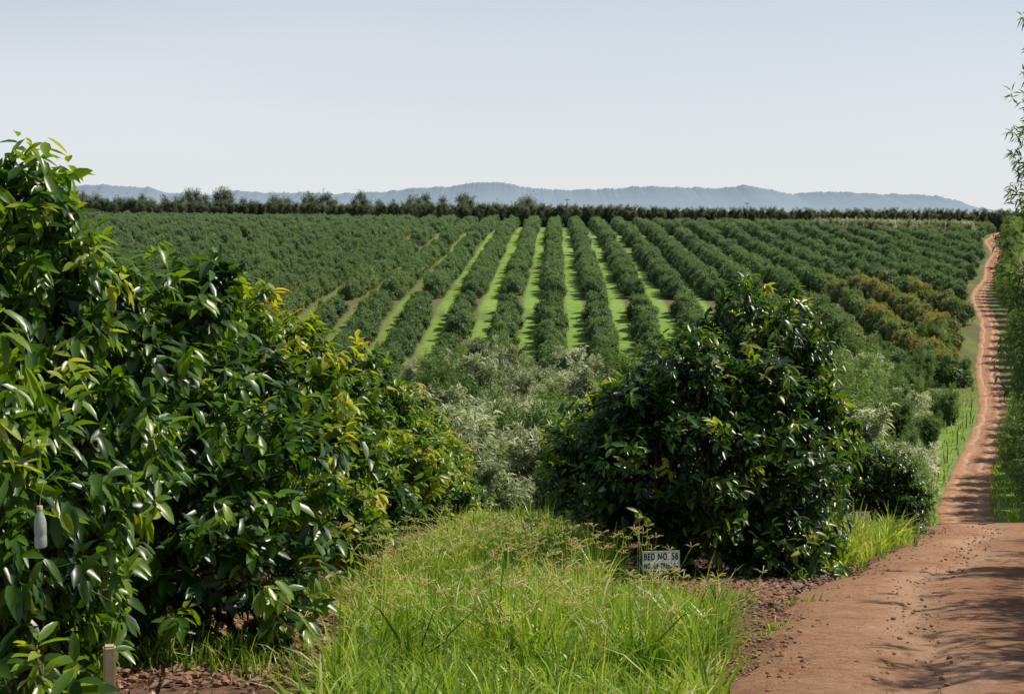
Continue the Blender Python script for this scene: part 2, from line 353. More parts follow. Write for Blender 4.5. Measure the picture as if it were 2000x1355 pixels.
def whorl_leaves(acc,P,Nn,dep,per,Lm,Wr,hi,tb=0.35,flush=.12,droop=.45,up=.45,dk=.5):
    n=len(P); shoot=nrm(Nn*.8+np.array([0,0,up])+rng.normal(0,.35,(n,3)))
    idx=np.repeat(np.arange(n),per); m=len(idx); S=shoot[idx]
    ref=nrm(np.cross(S,nrm(rng.normal(size=(m,3)))))
    a=rng.uniform(.4,1.6,m)[:,None]
    Dv=S*np.cos(a)+ref*np.sin(a); dr=(droop*rng.uniform(.3,1.9,n))[idx]; Dv[:,2]-=dr*rng.uniform(.5,1.5,m); Dv=nrm(Dv)
    pos=P[idx]+S*(rng.uniform(-.2,.04,m)*Lm/.16)[:,None]
    Lg=Lm*rng.uniform(.55,1.2,m)
    U=nrm(S*.6+np.array([0,0,.8])+rng.normal(0,.32,(m,3)))
    fl=(rng.random(n)<flush)&(dep>.85)
    t=tb+rng.normal(0,.12,n)+(dep-.92)*dk; t=np.where(fl,.74+.22*rng.random(n),t)  # deeper leaves tinted darker: inner crown shade put into the colour
    tt=np.clip(t[idx]+rng.normal(0,.1,m),0,1)
    add_leaves(acc,pos,Dv,U,Lg,Lg*Wr*rng.uniform(.85,1.15,m),rng.uniform(.0,.4,m),tt,hi)

def avo_lobes(R,H,seed,n=9):
    g=np.random.default_rng(seed); L=[(0,0,H*.46,R*.7,R*.7,H*.36)]
    for i in range(n):
        a=i/n*2*np.pi+g.uniform(-.3,.3); z=g.uniform(.2,.78)*H; rr=R*(.6 if z<.6*H else .42)*g.uniform(.85,1.2)
        s=R*g.uniform(.28,.46); L.append((rr*math.cos(a),rr*math.sin(a),z,s,s,s*g.uniform(.8,1.3)))
    for i in range(6):
        a=g.uniform(0,6.28); s=R*g.uniform(.16,.3); q=g.uniform(.2,.62); L.append((R*q*math.cos(a),R*q*math.sin(a),H*g.uniform(.76,.95),s,s,s*1.5))
    return L
def avo_tree(R,H,seed,ncl,per,mat,hi=True,Lm=.165,tb=.35,flush=.1,droop=.5):
    L=avo_lobes(R,H,seed); acc=Acc()
    P,Nn,dp=crown_pts(L,ncl,hole=-.28); zt=np.percentile(P[:,2],99.3)
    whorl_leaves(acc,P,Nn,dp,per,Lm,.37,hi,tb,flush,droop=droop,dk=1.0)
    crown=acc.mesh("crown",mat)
    ta=Acc(); hb=H*.16
    tube(ta,limb((0,0,-.15),(.04,.02,hb),0,5),np.linspace(.1,.075,5)*R/1.9,9)
    for l in L[1:]:
        tgt=np.array(l[:3]); pts=limb((.03,.02,hb*.9),tgt,.06)
        tube(ta,pts,np.linspace(.05,.014,7)*R/1.9,6)
        for _ in range(6):
            st=pts[rng.integers(2,6)]; e=tgt+np.clip(rng.normal(0,.5,3),-.8,.7)*np.array(l[3:]); tube(ta,limb(st,e,.04,5),np.linspace(.015,.004,5),5)
    return crown,ta.mesh("trunk",M_bark),zt

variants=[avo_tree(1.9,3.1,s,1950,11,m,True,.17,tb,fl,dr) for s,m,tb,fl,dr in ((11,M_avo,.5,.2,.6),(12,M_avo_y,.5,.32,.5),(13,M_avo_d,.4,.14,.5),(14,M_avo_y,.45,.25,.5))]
def place_avo(k,x,y,H=3.0,W=1.0,rot=0,label="",name="avocado_tree",group="avocado trees in the nearest rows"):
    e=bpy.data.objects.new(name,None); COL.objects.link(e); e.empty_display_size=.3
    c,t,zt=variants[k]
    e.location=(x,y,float(hz(x,y))-.02); e.rotation_euler=(0,0,rot); e.scale=(W,W,H/zt)
    new_obj("trunk",t,e); new_obj("crown",c,e)
    tag(e,label,"tree",group); return e
yl="avocado tree with yellow-green new leaves beside grass alley"; rl="leafy avocado tree in row on the slope"
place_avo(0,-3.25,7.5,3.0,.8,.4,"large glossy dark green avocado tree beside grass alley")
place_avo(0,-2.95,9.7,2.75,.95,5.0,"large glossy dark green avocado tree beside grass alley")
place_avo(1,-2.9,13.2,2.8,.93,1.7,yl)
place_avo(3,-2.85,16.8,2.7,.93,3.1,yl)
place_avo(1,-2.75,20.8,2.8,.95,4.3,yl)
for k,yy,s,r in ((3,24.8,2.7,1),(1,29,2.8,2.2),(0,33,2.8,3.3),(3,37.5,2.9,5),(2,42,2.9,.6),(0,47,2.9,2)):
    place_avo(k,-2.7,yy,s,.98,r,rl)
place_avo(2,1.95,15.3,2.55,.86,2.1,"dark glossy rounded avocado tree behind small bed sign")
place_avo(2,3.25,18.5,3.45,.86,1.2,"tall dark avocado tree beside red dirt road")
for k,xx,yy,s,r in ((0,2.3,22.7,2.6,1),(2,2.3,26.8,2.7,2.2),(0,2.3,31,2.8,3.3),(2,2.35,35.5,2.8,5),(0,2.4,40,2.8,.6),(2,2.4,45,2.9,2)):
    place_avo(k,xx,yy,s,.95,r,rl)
place_avo(2,6.5,24.3,1.45,.52,1.2,"small young avocado tree beside red dirt road")

acc=Acc(); P=np.array([[0,0,.55],[.1,.05,.42],[-.12,0,.4],[.05,-.1,.3],[-.05,.12,.62],[.16,-.05,.55],[-.15,-.1,.58]])
whorl_leaves(acc,P,nrm(P*np.array([2,2,1])),np.full(len(P),.95),13,.17,.36,True,.65,.1)
ta=Acc(); tube(ta,limb((0,0,-.1),(0,0,.6),0),np.linspace(.014,.006,7),6)
for p in P: tube(ta,limb((0,0,.1),p,.03,4),np.linspace(.008,.004,4),5)
e=bpy.data.objects.new("avocado_sapling",None); COL.objects.link(e); x0,y0=-1.98,5.75; e.location=(x0,y0,float(hz(x0,y0))-.02)
new_obj("trunk",ta.mesh("trunk",M_bark),e); new_obj("crown",acc.mesh("crown",M_avo),e); tag(e,"low young avocado shoot with large green leaves","plant")
def box_mesh(name,sx,sy,sz,mat,bev=.004,z0=0):
    bm=bmesh.new(); bmesh.ops.create_cube(bm,size=1)
    for v in bm.verts: v.co=Vector((v.co.x*sx,v.co.y*sy,(v.co.z+.5)*sz+z0))
    bmesh.ops.bevel(bm,geom=bm.edges[:],offset=bev,segments=2,affect='EDGES')
    me=bpy.data.meshes.new(name); bm.to_mesh(me); bm.free(); me.materials.append(mat); return me
x0,y0=-1.83,6.2
o=new_obj("wooden_stake",box_mesh("stake",.055,.05,.74,M_wood,.008,-.2),None,(x0,y0,float(hz(x0,y0)))); o.rotation_euler=(.03,.02,.3); tag(o,"short pale wooden stake in soil under tree","stake")

def lathe(name,prof,mat,k=20):
    V=[];Q=[]
    for r,z in prof:
        for j in range(k): V.append((r*math.cos(j/k*6.2832),r*math.sin(j/k*6.2832),z))
    for i in range(len(prof)-1):
        for j in range(k): Q.append((i*k+j,i*k+(j+1)%k,(i+1)*k+(j+1)%k,(i+1)*k+j))
    return make_mesh(name,np.array(V),[np.array(Q)],mat)
m,nt,N,L=base_mat("cloudy_plastic"); p=N.new("ShaderNodeBsdfPrincipled"); tc=N.new("ShaderNodeTexCoord")
rr_=ramp(N,[(.3,(.4,.45,.42)),(.7,(.65,.7,.65))]); L.new(noise(N,L,tc.outputs["Object"],25),rr_.inputs[0]); L.new(rr_.outputs[0],p.inputs["Base Color"])
p.inputs["Roughness"].default_value=.2; p.inputs["Transmission Weight"].default_value=.4; oo=N.new("ShaderNodeOutputMaterial"); L.new(p.outputs[0],oo.inputs[0]); M_pl=m
by=6.0; bx=-.341*by; bz=EYE-math.tan(PITCH+math.atan((1030-677.5)/F))*by
e=bpy.data.objects.new("plastic_bottle",None); COL.objects.link(e); e.location=(bx,by,bz); e.scale=(.8,.8,.8); tag(e,"cloudy plastic bottle trap hanging in avocado tree","bottle")
new_obj("bottle_body",lathe("bottle_body",[(0,-.11),(.028,-.11),(.033,-.10),(.033,-.05),(.030,-.04),(.033,-.03),(.033,.03),(.026,.06),(.014,.085),(.013,.10)],M_pl),e)
new_obj("bottle_cap",lathe("bottle_cap",[(.016,.098),(.016,.118),(.014,.121),(0,.121)],M_wood),e)
ta=Acc(); tube(ta,limb((0,0,.12),(-.08,.5,.2),0.08,5),np.full(5,.0015),5); new_obj("string",ta.mesh("string",M_dkwood),e)

# ------------------------------------------------------------ bed signs
def make_text(body,size,mat,parent,loc,width):
    cu=bpy.data.curves.new("t",'FONT'); cu.body=body; cu.size=size; cu.align_x='CENTER'; cu.extrude=.0008; cu.offset=.0022; cu.space_character=1.2
    to=bpy.data.objects.new("t",cu); COL.objects.link(to); bpy.context.view_layer.update()
    me=bpy.data.meshes.new_from_object(to.evaluated_get(bpy.context.evaluated_depsgraph_get())); bpy.data.objects.remove(to)
    xs_=[v.co.x for v in me.vertices]; wd=max(xs_)-min(xs_); mid=(max(xs_)+min(xs_))/2
    for v in me.vertices: v.co.x=(v.co.x-mid)*width/wd
    me.materials.clear(); me.materials.append(mat)
    o=new_obj("lettering",me,parent,loc); o.rotation_euler=(math.pi/2,0,0); return o
def bed_sign(x,y,hh,l1,l2,label):
    e=bpy.data.objects.new("bed_sign",None); COL.objects.link(e); e.location=(x,y,float(hz(x,y))); e.rotation_euler=(-.16,.03,.22)
    new_obj("post",box_mesh("post",.026,.012,hh+.1,M_metal,.002,-.15),e,(0,.014,0))
    new_obj("plate",box_mesh("plate",.35,.006,.175,M_white,.002,hh-.175),e)
    make_text(l1,.082,M_black,e,(0,-.0045,hh-.077),.315); make_text(l2,.068,M_black,e,(0,-.0045,hh-.153),.315)
    ta=Acc(); q=.171; b0=hh-.171; b1=hh-.004
    for (a,b) in (((-q,b0),(q,b0)),((-q,b1),(q,b1)),((-q,b0),(-q,b1)),((q,b0),(q,b1))):
        pts=np.array([[a[0],-.004,a[1]],[(a[0]+b[0])/2,-.004,(a[1]+b[1])/2],[b[0],-.004,b[1]]]); tube(ta,pts,[.0014]*3,4)
    new_obj("frame",ta.mesh("frame",M_black),e)
    tag(e,label,"sign"); return e
bed_sign(1.32,12.15,.46,"BED NO. 58","NO. OF TREES 24","small white bed number sign on thin post in grass")
bed_sign(5.75,22.8,.4,"BED NO.","NO. OF TREES","small weathered bed sign beside young avocado tree")

# ------------------------------------------------------------ grass
def add_blades(acc,x,y,H,W,tint,lean=.5,ang=None):
    n=len(x); z=hz(x,y)-.01; a=rng.uniform(0,6.283,n) if ang is None else ang; b=rng.uniform(0,6.283,n)
    ld=np.stack([np.cos(a),np.sin(a),a*0],-1); wd=np.stack([np.cos(b),np.sin(b),b*0],-1)
    lm=np.abs(rng.normal(lean,.35,n)); ts=np.array([0,.4,.75,1.]); wf=np.array([.8,1,.6,0])
    P=np.stack([x,y,z],-1); V=[]
    for t,w in zip(ts,wf):
        c=P+ld*(lm*H*t*t*.9)[:,None]+np.array([0,0,1.])*(H*(t-.4*np.minimum(lm,1.3)*t**2.5))[:,None]
        if t<1: V+= [c-wd*(W*w/2)[:,None],c+wd*(W*w/2)[:,None]]
        else: V.append(c)
    V=np.stack(V,1); off=(np.arange(n)*7)[:,None,None]
    Q=(np.array([[0,1,3,2],[2,3,5,4]])[None]+off).reshape(-1,4); T=(np.array([[4,5,6]])[None]+off).reshape(-1,3)
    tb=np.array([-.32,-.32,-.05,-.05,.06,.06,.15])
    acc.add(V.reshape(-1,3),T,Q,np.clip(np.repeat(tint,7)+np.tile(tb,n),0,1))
ga=Acc()
def signf(x,y): return np.where((np.abs(x-1.2)<.4)&(y>10.0)&(y<12.6),.38,1.)
def grass_patch(n,xr,yr,cond,Hm,W,tb=.5,power=1.0):
    y=yr[0]+(yr[1]-yr[0])*rng.random(n)**power; x=rng.uniform(*xr,n)
    ok=cond(x,y); x=x[ok];y=y[ok]
    nn=snoise(x,y,1.6,2.); ok=rng.random(len(x))<(.6+.7*nn); x=x[ok];y=y[ok];nn=nn[ok]
    H=Hm*(1+.5*nn)*rng.uniform(.4,1.3,len(x))*signf(x,y); dry=rng.random(len(x))<.1
    t=tb+.18*snoise(x,y,.8,9.)+rng.normal(0,.15,len(x)); t=np.where(dry,rng.uniform(.85,1,len(x)),t)
    add_blades(ga,x,y,H,W*rng.uniform(.5,1.5,len(x)),t)
def tussocks(n,xr,yr,cond,Hm,W,per,tb=.55,spread=.05):
    cx=rng.uniform(*xr,n); cy=rng.uniform(*yr,n); ok=cond(cx,cy)&(rng.random(n)<.5+.9*snoise(cx,cy,1.1,5.)); cx=cx[ok];cy=cy[ok]
    hh=Hm*(1+.35*snoise(cx,cy,1.4,8.))*rng.uniform(.45,1.45,len(cx)); tt=tb+rng.normal(0,.17,len(cx)); ix=np.repeat(np.arange(len(cx)),per)
    a=rng.uniform(0,6.283,len(ix)); r=np.abs(rng.normal(0,spread,len(ix)))
    x=cx[ix]+r*np.cos(a); y=cy[ix]+r*np.sin(a)
    add_blades(ga,x,y,hh[ix]*rng.uniform(.5,1.15,len(ix))*signf(x,y),W*rng.uniform(.4,1.9,len(ix)),np.clip(tt[ix]+rng.normal(0,.12,len(ix)),0,1),.62,a)
def al(x,y):
    e=.22*snoise(x,y,1.7,4.)
    left=np.interp(y,[6,8.5,12,15,18,28,40],[-1.0,-1.1,-1.28,-1.3,-1.1,-.75,-.7])
    right=np.minimum(np.interp(y,[6,11,12.5,15,18,28,40],[1.8,1.65,1.5,1.15,1.0,.7,.65]), road_left(y)-.08)
    return (x>left+e)&(x<right+e)
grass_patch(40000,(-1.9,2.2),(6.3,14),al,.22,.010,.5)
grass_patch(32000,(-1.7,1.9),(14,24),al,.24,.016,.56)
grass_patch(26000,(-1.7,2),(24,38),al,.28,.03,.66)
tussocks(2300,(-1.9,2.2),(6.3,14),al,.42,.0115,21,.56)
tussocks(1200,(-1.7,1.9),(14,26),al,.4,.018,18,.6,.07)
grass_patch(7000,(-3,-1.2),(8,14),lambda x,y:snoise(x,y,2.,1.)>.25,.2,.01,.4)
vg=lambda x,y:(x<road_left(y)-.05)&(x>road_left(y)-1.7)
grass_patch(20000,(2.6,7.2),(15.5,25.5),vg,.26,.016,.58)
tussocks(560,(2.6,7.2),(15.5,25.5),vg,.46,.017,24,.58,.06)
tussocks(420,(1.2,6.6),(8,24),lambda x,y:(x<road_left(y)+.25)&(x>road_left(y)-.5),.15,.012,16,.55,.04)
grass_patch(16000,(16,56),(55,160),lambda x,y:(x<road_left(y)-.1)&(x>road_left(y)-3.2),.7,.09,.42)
grass_patch(16000,(22,45),(62,125),lambda x,y:(x>road_left(y)+road_w(y)-.1)&(x<road_left(y)+road_w(y)+3.5),.6,.08,.6)
def seedhead(x,y,h0,h1):
    z=float(hz(x,y)); h=rng.uniform(h0,h1); lx,ly=rng.normal(0,.15,2)
    top=np.array([x+lx,y+ly,z+h]); tube(ga,np.array([[x,y,z],[x+lx*.4,y+ly*.4,z+h*.6],top]),[.003,.0025,.002],3,.72)
    for q in range(5):
        a=q/5*6.28+rng.uniform(0,1); dd=np.array([math.cos(a),math.sin(a),.6]); dd/=np.linalg.norm(dd)
        ln=rng.uniform(.05,.1); tube(ga,np.array([top,top+dd*ln*.6,top+dd*ln+np.array([0,0,-.015])]),[.002,.004,.002],3,.95)
for _ in range(560):
    x=rng.uniform(-1.35,1.7); y=rng.uniform(7.6,16)
    if not al(np.array([x]),np.array([y]))[0] or (abs(x-1.2)<.5 and 9.5<y<12.3): continue
    seedhead(x,y,.4,.66)
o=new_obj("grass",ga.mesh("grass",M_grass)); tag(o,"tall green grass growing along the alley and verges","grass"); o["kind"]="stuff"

la=Acc(); n=15000
x=np.concatenate([rng.uniform(-4.2,-.9,n),rng.uniform(1.0,4.4,n)]); y=np.concatenate([rng.uniform(6.5,15,n),rng.uniform(11.5,19,n)])
ok=(x<road_left(y)+.1)&((x<-1.05-.3*rng.random(len(x)))|(x>1.15)|(rng.random(len(x))<.1))&(rng.random(len(x))<.5+.5*snoise(x,y,2.5,6.)); x=x[ok];y=y[ok]
P=np.stack([x,y,hz(x,y)+rng.uniform(.005,.04,len(x))],-1); Dv=rng.normal(0,1,(len(x),3)); Dv[:,2]*=.3
U=nrm(np.array([0,0,1.])+rng.normal(0,.45,(len(x),3))); Lg=rng.uniform(.03,.1,len(x))
add_leaves(la,P,Dv,U,Lg,Lg*.38,rng.uniform(-.3,.5,len(x)),np.clip(rng.normal(.45,.24,len(x)),0,1),False)
o=new_obj("leaf_litter",la.mesh("leaf_litter",M_litter,False)); tag(o,"dry brown fallen leaves covering soil under trees","leaf litter"); o["kind"]="stuff"
def blobs(name,xs_,ys_,ss,mat,lab,cat):
    ic=bmesh.new(); bmesh.ops.create_icosphere(ic,subdivisions=1,radius=1); bv=np.array([v.co[:] for v in ic.verts]); bf=np.array([[v.index for v in f.verts] for f in ic.faces]); ic.free()
    n=len(xs_); k=len(bv); J=1+rng.normal(0,.18,(n,k,1)); V=bv[None]*J*ss[:,None,None]*np.array([1,1,.65])
    onr=(xs_>road_left(ys_)+.25)
    V+=np.stack([xs_,ys_,hz(xs_,ys_)+ss*.25+.01+onr*.035],-1)[:,None,:]
    T=(bf[None]+(np.arange(n)*k)[:,None,None]).reshape(-1,3)
    o=new_obj(name,make_mesh(name,V.reshape(-1,3),[T],mat,smooth=False)); tag(o,lab,cat); o["kind"]="stuff"
n=8000
cx=np.concatenate([rng.normal(2.15,.4,n//4),rng.normal(-1.8,.4,n//4)]); cy=np.concatenate([rng.normal(13.2,.7,n//4),rng.uniform(8,13,n//4)])
ok=cx<road_left(cy)+.1; cx=cx[ok];cy=cy[ok]
y2=6+20*rng.random(n)**1.3; x2=road_left(y2)+rng.choice([0.,1.],n,p=[.5,.5])*road_w(y2)*rng.random(n)+rng.normal(0,.15,n)
ss=np.concatenate([rng.uniform(.008,.035,len(cx)),.006+.018*rng.random(n)**3]); cx=np.concatenate([cx,x2]); cy=np.concatenate([cy,y2])
blobs("soil_clods",cx,cy,ss,M_clod,"reddish soil clods and pebbles along the road edge","soil")

# ------------------------------------------------------------ wispy trees
def wisp_tree(H,R,seed,nb,per_b,per,Lm,Wr,mat,hb=.12,tb=.4,upb=.9,tr=.13,jit=.12,coltop=.25,fl=.08):
    g=np.random.default_rng(seed); acc=Acc(); ta=Acc()
    tp=limb((0,0,-.3),(g.normal(0,.02)*H,g.normal(0,.02)*H,H*.93),0,9)
    tube(ta,tp,np.linspace(tr,.02,9),7)
    Ps=[];Ns=[]
    for b in range(nb):
        f=hb+(1-hb)*(b+g.random())/nb; st=np.array([np.interp(f,np.linspace(0,1,9),tp[:,c]) for c in range(3)])
        a=g.uniform(0,6.28); prof=math.sin(min(1,.25+f*.9)*math.pi*.85)**.6 if f<.95 else .3
        ln=R*(.55+.6*g.random())*max(coltop,prof); e=st+np.array([math.cos(a)*ln,math.sin(a)*ln,ln*upb*g.uniform(.3,1.1)])
        pts=limb(st,e,-.05,6); tube(ta,pts,np.linspace(.035,.006,6)*tr/.13,4)
        t=g.uniform(.25,1.08,per_b); pp=np.stack([np.interp(t,np.linspace(0,1,6),pts[:,c]) for c in range(3)],-1)
        pp+=g.normal(0,jit*ln+.04,(per_b,3)); Ps.append(pp); Ns.append(np.broadcast_to(nrm(e-st),(per_b,3)))
    P=np.concatenate(Ps);Nn=np.concatenate(Ns)
    P[:,2]=np.maximum(P[:,2],.1)
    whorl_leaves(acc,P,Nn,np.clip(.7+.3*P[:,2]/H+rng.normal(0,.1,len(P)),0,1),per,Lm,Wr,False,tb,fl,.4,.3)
    return acc.mesh("crown",mat),ta.mesh("trunk",M_bark)
wv=[wisp_tree(9.5,2.6,21,140,32,14,.27,.17,M_wisp,tb=.6,coltop=.85,jit=.12),wisp_tree(8,2.5,22,60,34,14,.26,.18,M_wisp,tb=.55,coltop=.4),wisp_tree(7.2,2.6,23,55,34,14,.25,.18,M_wisp,tb=.62)]
def place_parts(parts,name,x,y,s,rot,label,cat,group):
    e=bpy.data.objects.new(name,None); COL.objects.link(e); e.location=(x,y,float(hz(x,y))-.05); e.rotation_euler=(0,0,rot); e.scale=s if not np.isscalar(s) else (s,)*3
    new_obj("trunk",parts[1],e); new_obj("crown",parts[0],e); tag(e,label,cat,group)
wl="feathery grey-green windbreak tree beside red dirt road"
for (x,y,k,s) in ((7.2,5.2,1,.8),(7.7,8.4,2,.86),(8.6,11.6,1,.77),(9.8,14.9,2,.84),(10.7,17.9,1,.68),(11.6,20.8,2,.66),(12.7,23.8,2,.56)):
    place_parts(wv[k],"windbreak_tree",x,y,s,rng.uniform(0,6),wl,"tree","windbreak trees along the road")
for (x,y,k,s,r) in ((14.1,31.8,0,(.95,.95,1.06),.5),(14.75,33.6,0,(.95,.95,1.12),3.6),(16.3,37.5,0,(.9,.9,1.08),2.5),(18.6,42,0,(.9,.9,1.),4.)):
    place_parts(wv[k],"windbreak_tree",x,y,s,r,wl,"tree","windbreak trees along the road")
y=46.0
while y<425:
    s=rng.uniform(.72,.92) if y<100 else rng.uniform(.54,.72)
    x=float(road_left(y)+road_w(y))+1.7+1.1*s+rng.uniform(-.2,.5)
    place_parts(wv[rng.integers(1,3)],"windbreak_tree",x,y,s,rng.uniform(0,6),wl,"tree","windbreak trees along the road")
    y+=3.6 if y<150 else 4.6

# ------------------------------------------------------------ valley shrubs
sv=[wisp_tree(4.6,1.9,31,42,20,11,.42,.2,M_shrub,.04,.56,1.7,tr=.06,jit=.1,fl=.2),wisp_tree(3.7,1.9,32,38,20,11,.4,.22,M_shrub,.04,.5,1.5,tr=.05,jit=.1,fl=.16),
    wisp_tree(3.9,1.9,33,42,22,12,.38,.15,M_shrubg,.04,.52,1.8,tr=.05,jit=.12),wisp_tree(2.3,1.7,34,30,22,11,.36,.22,M_shrub,.04,.7,.8,tr=.04,fl=.25)]
cnt=0; y=64.
while y<165:
    xl=-.085*y; xr=float(road_left(y))-1.8
    if y>147: xl=xr-4.5
    x=xl+rng.uniform(0,2)
    while x<xr:
        xx=x+rng.uniform(-.8,.8); yj=y+rng.uniform(-1.6,1.6); px=1000+xx/yj*F
        if px<1190: k=rng.choice([0,1,3,2],p=[.3,.26,.22,.22])
        else: k=rng.choice([2,0,1,3],p=[.6,.1,.15,.15])
        s=rng.uniform(.6,1.3)*(1.1 if y<125 else .85)
        if xr-x<3: s*=.6
        if 1190<px<1600 and rng.random()<.5: x+=3.1; continue
        place_parts(sv[k],"valley_shrub",min(xx,xr),yj,(s,s,s*1.0),rng.uniform(0,6),("pale grey-green bushy shrub in the valley bottom" if k!=2 else "feathery dark green shrub in the valley bottom"),"shrub","shrubs in the valley bottom"); cnt+=1
        x+=3.1
    y+=4.0+ (y-64)*.02
print("shrubs",cnt)

# ------------------------------------------------------------ far orchard
def orch_mesh(seed,R=1.9,H=2.75,n=760,per=5):
    L=avo_lobes(R,H,seed,9); acc=Acc()
    P,Nn,dp=crown_pts(L,n,.14,.05,.14,-.8); whorl_leaves(acc,P,Nn,dp,per,.26,.42,False,.5,.15,.35,.4,.9)
    ic=bmesh.new(); bmesh.ops.create_icosphere(ic,subdivisions=2,radius=1); bv=np.array([v.co[:] for v in ic.verts]); bf=np.array([[v.index for v in f.verts] for f in ic.faces]); ic.free()
    for l in L[:10]:
        V=bv*np.array(l[3:])*.7*(1+rng.normal(0,.06,(len(bv),1)))+np.array(l[:3]); V[:,2]=np.maximum(V[:,2],.1); acc.add(V,bf,None,0.0)  # added dark filler lumps, crown's inner shade given as colour
    tube(acc,np.array([[0,0,-.2],[0,0,.5],[0,0,1.2]]),[.1,.09,.07],6,.0)
    return acc.mesh("orchard_avocado_tree",M_orch,False)
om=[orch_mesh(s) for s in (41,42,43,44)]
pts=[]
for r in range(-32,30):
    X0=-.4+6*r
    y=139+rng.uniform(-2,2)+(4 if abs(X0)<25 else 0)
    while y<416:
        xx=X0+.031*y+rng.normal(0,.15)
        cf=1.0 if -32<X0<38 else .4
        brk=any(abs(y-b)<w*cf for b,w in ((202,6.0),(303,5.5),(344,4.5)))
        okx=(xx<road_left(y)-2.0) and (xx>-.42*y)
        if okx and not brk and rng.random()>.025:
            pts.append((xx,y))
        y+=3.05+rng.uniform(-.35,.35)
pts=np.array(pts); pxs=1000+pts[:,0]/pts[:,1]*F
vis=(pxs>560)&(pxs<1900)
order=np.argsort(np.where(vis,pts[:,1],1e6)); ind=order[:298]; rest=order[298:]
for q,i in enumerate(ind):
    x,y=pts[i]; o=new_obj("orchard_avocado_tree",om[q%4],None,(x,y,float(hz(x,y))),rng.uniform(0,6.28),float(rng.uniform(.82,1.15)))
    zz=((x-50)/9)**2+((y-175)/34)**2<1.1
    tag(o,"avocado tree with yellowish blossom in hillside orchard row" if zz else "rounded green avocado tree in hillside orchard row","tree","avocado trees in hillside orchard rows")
def gn_scatter(name,P,rot,scl,vid,sources,label,cat):
    me=bpy.data.meshes.new(name); me.vertices.add(len(P)); me.vertices.foreach_set("co",np.asarray(P,np.float32).ravel())
    a=me.attributes.new("rz",'FLOAT','POINT'); a.data.foreach_set("value",np.asarray(rot,np.float32))
    a=me.attributes.new("sc",'FLOAT_VECTOR','POINT'); a.data.foreach_set("vector",np.asarray(scl,np.float32).ravel())
    a=me.attributes.new("vid",'INT','POINT'); a.data.foreach_set("value",np.asarray(vid,np.int32))
    ob=new_obj(name,me); ng=bpy.data.node_groups.new(name,'GeometryNodeTree')
    ng.interface.new_socket(name="Geometry",in_out='INPUT',socket_type='NodeSocketGeometry'); ng.interface.new_socket(name="Geometry",in_out='OUTPUT',socket_type='NodeSocketGeometry')
    N=ng.nodes;L=ng.links; gi=N.new('NodeGroupInput'); go=N.new('NodeGroupOutput'); jn=N.new('GeometryNodeJoinGeometry')
    def na(nm,dt): n=N.new('GeometryNodeInputNamedAttribute'); n.data_type=dt; n.inputs[0].default_value=nm; return n
    rz=na("rz",'FLOAT'); sc=na("sc",'FLOAT_VECTOR'); vi=na("vid",'INT'); cx=N.new('ShaderNodeCombineXYZ'); L.new(rz.outputs[0],cx.inputs[2])
    for k,so in enumerate(sources):
        oi=N.new('GeometryNodeObjectInfo'); oi.inputs['Object'].default_value=so; oi.transform_space='ORIGINAL'
        cp=N.new('FunctionNodeCompare'); cp.data_type='INT'; cp.operation='EQUAL'; L.new(vi.outputs[0],cp.inputs[2]); cp.inputs[3].default_value=k
        ip=N.new('GeometryNodeInstanceOnPoints'); L.new(gi.outputs[0],ip.inputs['Points']); L.new(cp.outputs[0],ip.inputs['Selection'])
        L.new(oi.outputs['Geometry'],ip.inputs['Instance']); L.new(cx.outputs[0],ip.inputs['Rotation']); L.new(sc.outputs[0],ip.inputs['Scale'])
        L.new(ip.outputs[0],jn.inputs[0])
    L.new(jn.outputs[0],go.inputs[0]); md=ob.modifiers.new("scatter",'NODES'); md.node_group=ng
    tag(ob,label,cat); ob["kind"]="stuff"; return ob
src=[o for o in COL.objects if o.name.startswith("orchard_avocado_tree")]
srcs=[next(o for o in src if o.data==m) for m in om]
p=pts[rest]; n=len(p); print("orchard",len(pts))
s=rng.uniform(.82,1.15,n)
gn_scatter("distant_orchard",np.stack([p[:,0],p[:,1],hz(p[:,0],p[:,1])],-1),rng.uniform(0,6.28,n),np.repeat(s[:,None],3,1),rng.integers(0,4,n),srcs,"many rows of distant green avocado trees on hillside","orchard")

# ------------------------------------------------------------ ridge windbreak
rt=[wisp_tree(8.6,2.3,51,40,10,7,.75,.17,M_ridge,.05,.4,1.3,tr=.16,coltop=.5,jit=.28),wisp_tree(7.4,2.8,52,34,10,7,.75,.17,M_ridge,.05,.5,1.2,tr=.16,coltop=.5,jit=.3),wisp_tree(8.0,1.8,54,34,10,7,.75,.17,M_ridge,.05,.45,1.6,tr=.16,coltop=.6,jit=.34)]
clus=[(165,1),(190,1.1),(205,.95),(240,1),(262,.95),(280,.95),(300,.9),(330,1.0),(355,1.1),(372,1.15),(385,1.15),(405,1),(430,1.3),(440,1.2),(455,1.1),(480,.9),(500,.95),(535,1),(550,1.1),(562,1.1),(600,1.15),(612,1.2),(628,1.2),(645,1.1),(655,1.05),(695,1.05),(708,1.15),(716,1.05),(745,.9),(775,.95),(805,1.1),(818,1.15),(832,1.1),(865,1.0),(900,1.05),(912,1.1),(922,1.05),(960,.9),(980,.9),(1010,1.0),(1028,1.2),(1036,1.1)]
for px,h in clus:
    y=430+rng.uniform(-3,6); x=(px-1000)/F*y
    e=bpy.data.objects.new("ridge_tree",None); COL.objects.link(e); e.location=(x,y,float(hz(x,y))-.2); e.rotation_euler=(0,rng.normal(0,.06),rng.uniform(0,6)); s=h*1.0; e.scale=(s*.85,s*.85,s)
    k=rng.integers(0,3); new_obj("trunk",rt[k][1],e); new_obj("crown",rt[k][0],e); tag(e,"dark irregular tree standing above ridge windbreak","tree","trees along the ridge windbreak")
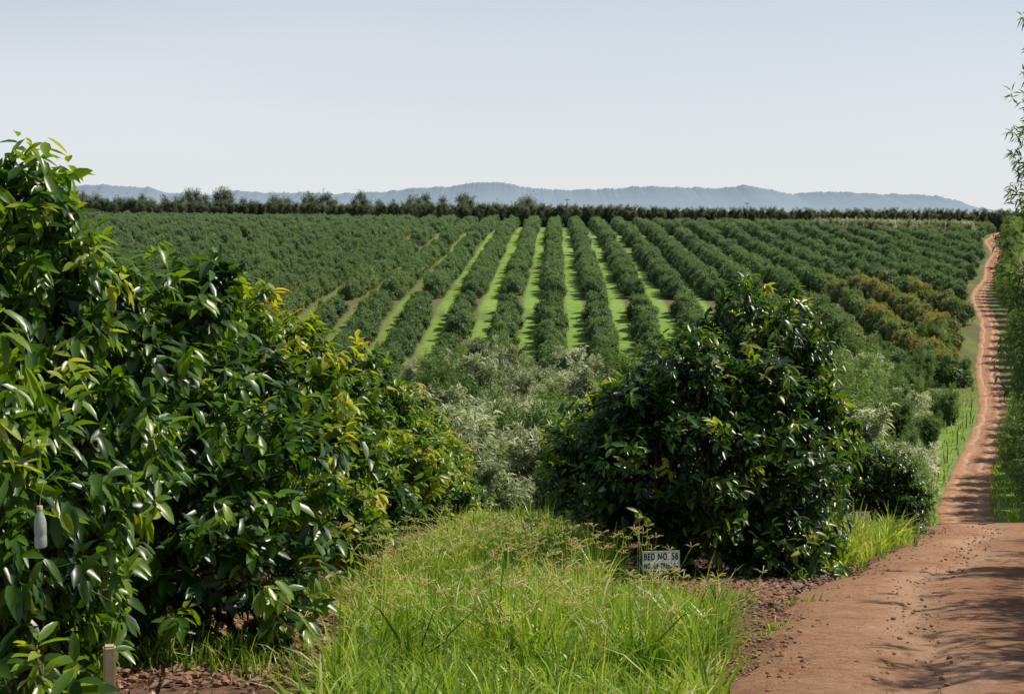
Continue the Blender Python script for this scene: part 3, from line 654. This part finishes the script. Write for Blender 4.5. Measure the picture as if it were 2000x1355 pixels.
hms=[wisp_tree(6.6,1.0,53,44,9,8,.55,.16,M_ridge,.02,.4,2.0,tr=.08,coltop=.6,jit=.25)[0],wisp_tree(6.3,1.3,55,38,9,8,.55,.16,M_ridge,.02,.35,1.6,tr=.08,coltop=.5,jit=.25)[0]]
hos=[]
for q,hm in enumerate(hms):
    ho=new_obj("ridge_hedge_tree",hm,None,(-172-3*q,424,float(hz(-172,424)))); tag(ho,"dense dark hedge tree at end of ridge windbreak","tree"); hos.append(ho)
n=1200; hx_=np.linspace(-172,168,n)+rng.normal(0,.3,n); hy_=423+rng.uniform(-2,4,n)
hs_=(.94+.05*snoise(hx_,hx_*0,.15,2.))*rng.uniform(.88,1.05,n)
gn_scatter("ridge_windbreak",np.stack([hx_,hy_,hz(hx_,hy_)-.1],-1),rng.uniform(0,6.28,n),np.stack([np.full(n,.95),np.full(n,.95),hs_],-1),rng.integers(0,2,n),hos,"dense dark windbreak hedge running along the ridge","hedge")

for px in np.arange(1600,1890,17):
    y=345+rng.uniform(-2,2); x=(px-1000)/F*y
    place_parts(sv[3],"pale_shrub",x,y,(1.1,1.1,1.7),rng.uniform(0,6),"pale silvery shrub beside orchard access path","shrub","pale shrubs along orchard path")
def pole(x,y,h):
    ta=Acc(); tube(ta,np.array([[0,0,-.3],[0,0,h*.5],[0,0,h]]),[.15,.13,.1],8); e=bpy.data.objects.new("utility_pole",None); COL.objects.link(e); e.location=(x,y,float(hz(x,y)))
    new_obj("pole_shaft",ta.mesh("pole_shaft",M_dkwood),e)
    new_obj("crossarm",box_mesh("crossarm",1.8,.12,.12,M_dkwood,.01,h-.5),e,(0,-.17,0))
    tag(e,"tall wooden utility pole with crossarm behind windbreak","utility pole","utility poles along the ridge")
for px in (1107,1457):
    y=437.; x=(px-1000)/F*y; pole(x,y,8.8)
for y in np.arange(90,160,8.):
    x=float(road_left(y))-.6; ta=Acc(); tube(ta,np.array([[0,0,-.2],[.02,0,.7],[.03,.02,1.3]]),[.05,.045,.04],7)
    o=new_obj("fence_post",ta.mesh("fence_post",M_dkwood),None,(x,y,float(hz(x,y)))); tag(o,"grey wooden fence post beside red dirt road","post","fence posts along the road")

# ------------------------------------------------------------ light, sky, camera
S=Vector((.74,.22,.95)).normalized()
el=math.asin(S.z); az=math.atan2(S.x,S.y)
sl=bpy.data.lights.new("sun",'SUN'); sl.energy=5.0; sl.angle=math.radians(.5); sl.color=(1,.93,.8)
so=bpy.data.objects.new("sun",sl); COL.objects.link(so); so.rotation_euler=S.to_track_quat('Z','Y').to_euler(); so.location=(20,0,40)
w=bpy.data.worlds.new("World"); scene.world=w; w.use_nodes=True; N=w.node_tree.nodes; L=w.node_tree.links
bg=N["Background"]; st=N.new("ShaderNodeTexSky"); st.sky_type='NISHITA'; st.sun_disc=False; st.sun_elevation=el; st.sun_rotation=az
st.air_density=1.0; st.dust_density=1.0; st.ozone_density=1.0; st.altitude=1500
tc=N.new("ShaderNodeTexCoord"); mp=N.new("ShaderNodeMapping"); mp.inputs["Scale"].default_value=(1.2,1.2,7); L.new(tc.outputs["Generated"],mp.inputs[0])
cn=noise(N,L,mp.outputs[0],1.6,2,.4)
sz=N.new("ShaderNodeSeparateXYZ"); L.new(tc.outputs["Generated"],sz.inputs[0])
hzf=math_n(N,L,'SUBTRACT',.97,math_n(N,L,'MULTIPLY',math_n(N,L,'MAXIMUM',sz.outputs[2],0.0),2.2))
hzf=math_n(N,L,'MAXIMUM',hzf,.15)
hzf=math_n(N,L,'ADD',hzf,math_n(N,L,'MULTIPLY',math_n(N,L,'SUBTRACT',cn,.5),.4),clamp=True)
mc=mixc(N,L,hzf,st.outputs[0],(7.7,8.05,8.35))
L.new(mc,bg.inputs[0]); bg.inputs[1].default_value=.1
cd=bpy.data.cameras.new("camera"); cd.sensor_width=36; cd.lens=36*F/2000; cd.clip_start=.1; cd.clip_end=20000
co=bpy.data.objects.new("camera",cd); COL.objects.link(co); co.location=(0,0,EYE); co.rotation_euler=(math.pi/2-PITCH,0,0); scene.camera=co
scene.view_settings.view_transform='Standard'; scene.view_settings.look='None'; scene.view_settings.exposure=0
